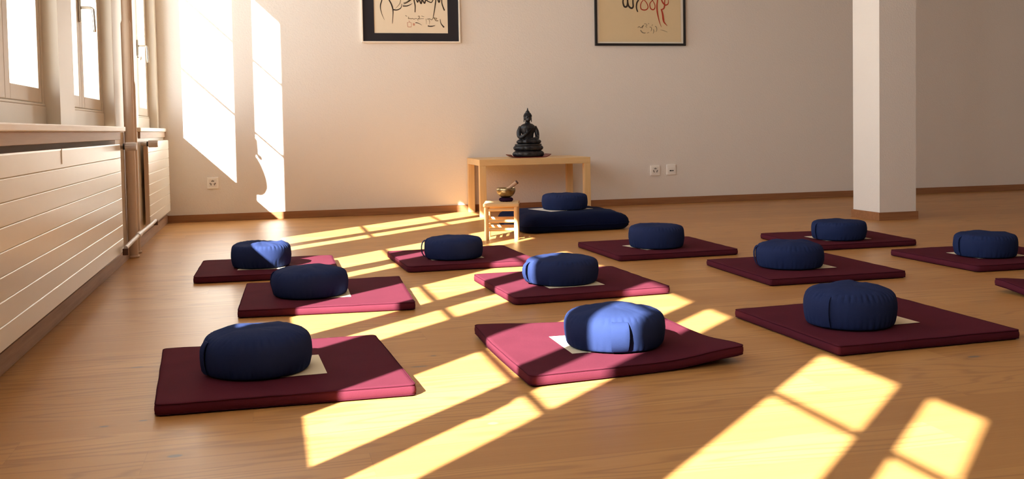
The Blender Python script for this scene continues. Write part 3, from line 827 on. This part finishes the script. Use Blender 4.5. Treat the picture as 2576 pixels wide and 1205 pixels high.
strokes(S2, [
    ([(1360, -160), (1285, 0), (1225, 80), (1205, 160), (1225, 230), (1300, 250), (1360, 225), (1380, 170), (1350, 90), (1285, 5), (1230, -80)], 14*U, 26*U, 16*U),
    ([(1560, -60), (1490, 20), (1430, 90), (1425, 160), (1450, 220), (1500, 240), (1535, 210), (1545, 150), (1520, 80), (1490, 30), (1450, -40)], 18*U, 26*U, 10*U),
    ([(1620, -300), (1605, 0), (1590, 140), (1595, 280), (1620, 420), (1650, 540), (1690, 640)], 24*U, 34*U, 4*U),
    ([(1690, -120), (1700, 0), (1720, 60), (1760, 110), (1800, 130), (1850, 100), (1860, 30), (1840, -60)], 28*U, 34*U, 6*U),
    ([(1790, -80), (1770, 60), (1770, 130), (1755, 200), (1715, 230), (1685, 235)], 16*U, 34*U, 26*U),
    ([(1690, 225), (1710, 290), (1725, 360), (1735, 450), (1750, 520), (1790, 570), (1825, 610)], 30*U, 46*U, 6*U),
    ([(1300, -500), (1500, -600), (1700, -480), (1900, -560)], 30*U, 40*U, 20*U)], 'redink', 'red_strokes', p2, *Y2)
strokes(S2, [
    ([(1135, 655), (1170, 630), (1200, 655), (1240, 640), (1270, 600), (1230, 640), (1250, 670)], 14*U, 18*U, 10*U),
    ([(1285, 565), (1330, 570), (1350, 600), (1320, 625), (1355, 650)], 10*U, 12*U, 8*U),
    ([(1375, 560), (1405, 565)], 12*U, 12*U, 8*U), ([(1410, 640), (1450, 650), (1455, 700), (1440, 735)], 10*U, 16*U, 8*U),
    ([(1480, 580), (1465, 620)], 12*U, 10*U, 6*U), ([(1500, 690), (1510, 740), (1490, 790)], 12*U, 16*U, 6*U),
    ([(1540, 620), (1570, 640), (1580, 700), (1560, 750)], 16*U, 14*U, 8*U),
    ([(1200, 710), (1220, 745), (1265, 775), (1315, 775)], 20*U, 24*U, 18*U), ([(1350, 780), (1385, 765), (1400, 770)], 10*U, 12*U, 6*U),
    ([(1660, 705), (1730, 715), (1830, 755)], 4*U, 12*U, 6*U)], 'greyink', 'signature_strokes', p2, *Y2)

# ------------------------------------------------------------------ light
sun = bpy.data.lights.new('sun', 'SUN'); sun.energy = 38.0; sun.angle = .0093; sun.color = (1.0, .955, .90)
so = bpy.data.objects.new('sun', sun); COL.objects.link(so)
d = Vector((1.0, .985, -.94)).normalized()
so.rotation_euler = d.to_track_quat('-Z', 'Y').to_euler()
wd = bpy.data.worlds.new('sky'); SC.world = wd; wd.use_nodes = True
bg = wd.node_tree.nodes['Background']; bg.inputs[1].default_value = 10.5
wt = wd.node_tree; tcw = wt.nodes.new('ShaderNodeTexCoord'); sx = wt.nodes.new('ShaderNodeSeparateXYZ'); rp = wt.nodes.new('ShaderNodeValToRGB')
mr = wt.nodes.new('ShaderNodeMapRange'); mr.inputs[1].default_value = -1.0
wt.links.new(tcw.outputs['Generated'], sx.inputs[0]); wt.links.new(sx.outputs[2], mr.inputs[0]); wt.links.new(mr.outputs[0], rp.inputs[0]); wt.links.new(rp.outputs[0], bg.inputs[0])
el = rp.color_ramp.elements      # bright ground and haze at the horizon, darker clear sky overhead
el[0].position, el[0].color = .30, (.50, .49, .47, 1); el[1].position, el[1].color = .47, (.90, .90, .90, 1)
for p_, c_ in ((.55, (1.0, 1.0, 1.0, 1)), (.62, (.78, .81, .86, 1)), (.72, (.30, .34, .42, 1)), (.82, (.10, .125, .17, 1)), (1.0, (.06, .08, .12, 1))):
    q_ = el.new(p_); q_.color = c_
for i, (yL, m0, m1, yR, H) in enumerate(WIN):
    L = bpy.data.lights.new('window_portal', 'AREA'); L.shape = 'RECTANGLE'; L.size = H - .86; L.size_y = yR - yL + .05
    L.cycles.is_portal = True
    o = bpy.data.objects.new('window_portal', L); COL.objects.link(o)
    o.location = (-1.10, (yL + yR + .05) / 2, (H + .86) / 2); o.rotation_euler = (0, -PI / 2, 0)

# ------------------------------------------------------------------ camera
F, yaw, pitch, roll, h, cyp = 2489.134, .2412630, .0425929, -.0181746, .7418949, 426.338
cy, sy, cp, sp = math.cos(yaw), math.sin(yaw), math.cos(pitch), math.sin(pitch)
f = Vector((sy * cp, cy * cp, -sp)); r = Vector((cy, -sy, 0)); u = r.cross(f)
r2 = r * math.cos(roll) + u * math.sin(roll); u2 = u * math.cos(roll) - r * math.sin(roll)
cam = bpy.data.cameras.new('camera'); co = bpy.data.objects.new('camera', cam); COL.objects.link(co)
mw = Matrix((r2, u2, -f)).transposed().to_4x4(); mw.translation = (0, 0, h); co.matrix_world = mw
cam.sensor_width = 36.0; cam.sensor_fit = 'HORIZONTAL'; cam.lens = F * 36 / 2576
cam.shift_y = (cyp - 602.5) / 2576
cam.clip_start = .02; cam.clip_end = 200
SC.camera = co

# ------------------------------------------------------------------ view and sampling quality
SC.view_settings.view_transform = 'Standard'; SC.view_settings.look = 'None'
SC.view_settings.exposure = 0.25; SC.view_settings.gamma = 1.0; SC.view_settings.use_curve_mapping = False
SC.cycles.use_denoising = True
SC.cycles.max_bounces = 14; SC.cycles.diffuse_bounces = 10; SC.cycles.glossy_bounces = 4; SC.cycles.transparent_max_bounces = 12
SC.cycles.sample_clamp_indirect = 12.0; SC.cycles.caustics_reflective = False; SC.cycles.caustics_refractive = False
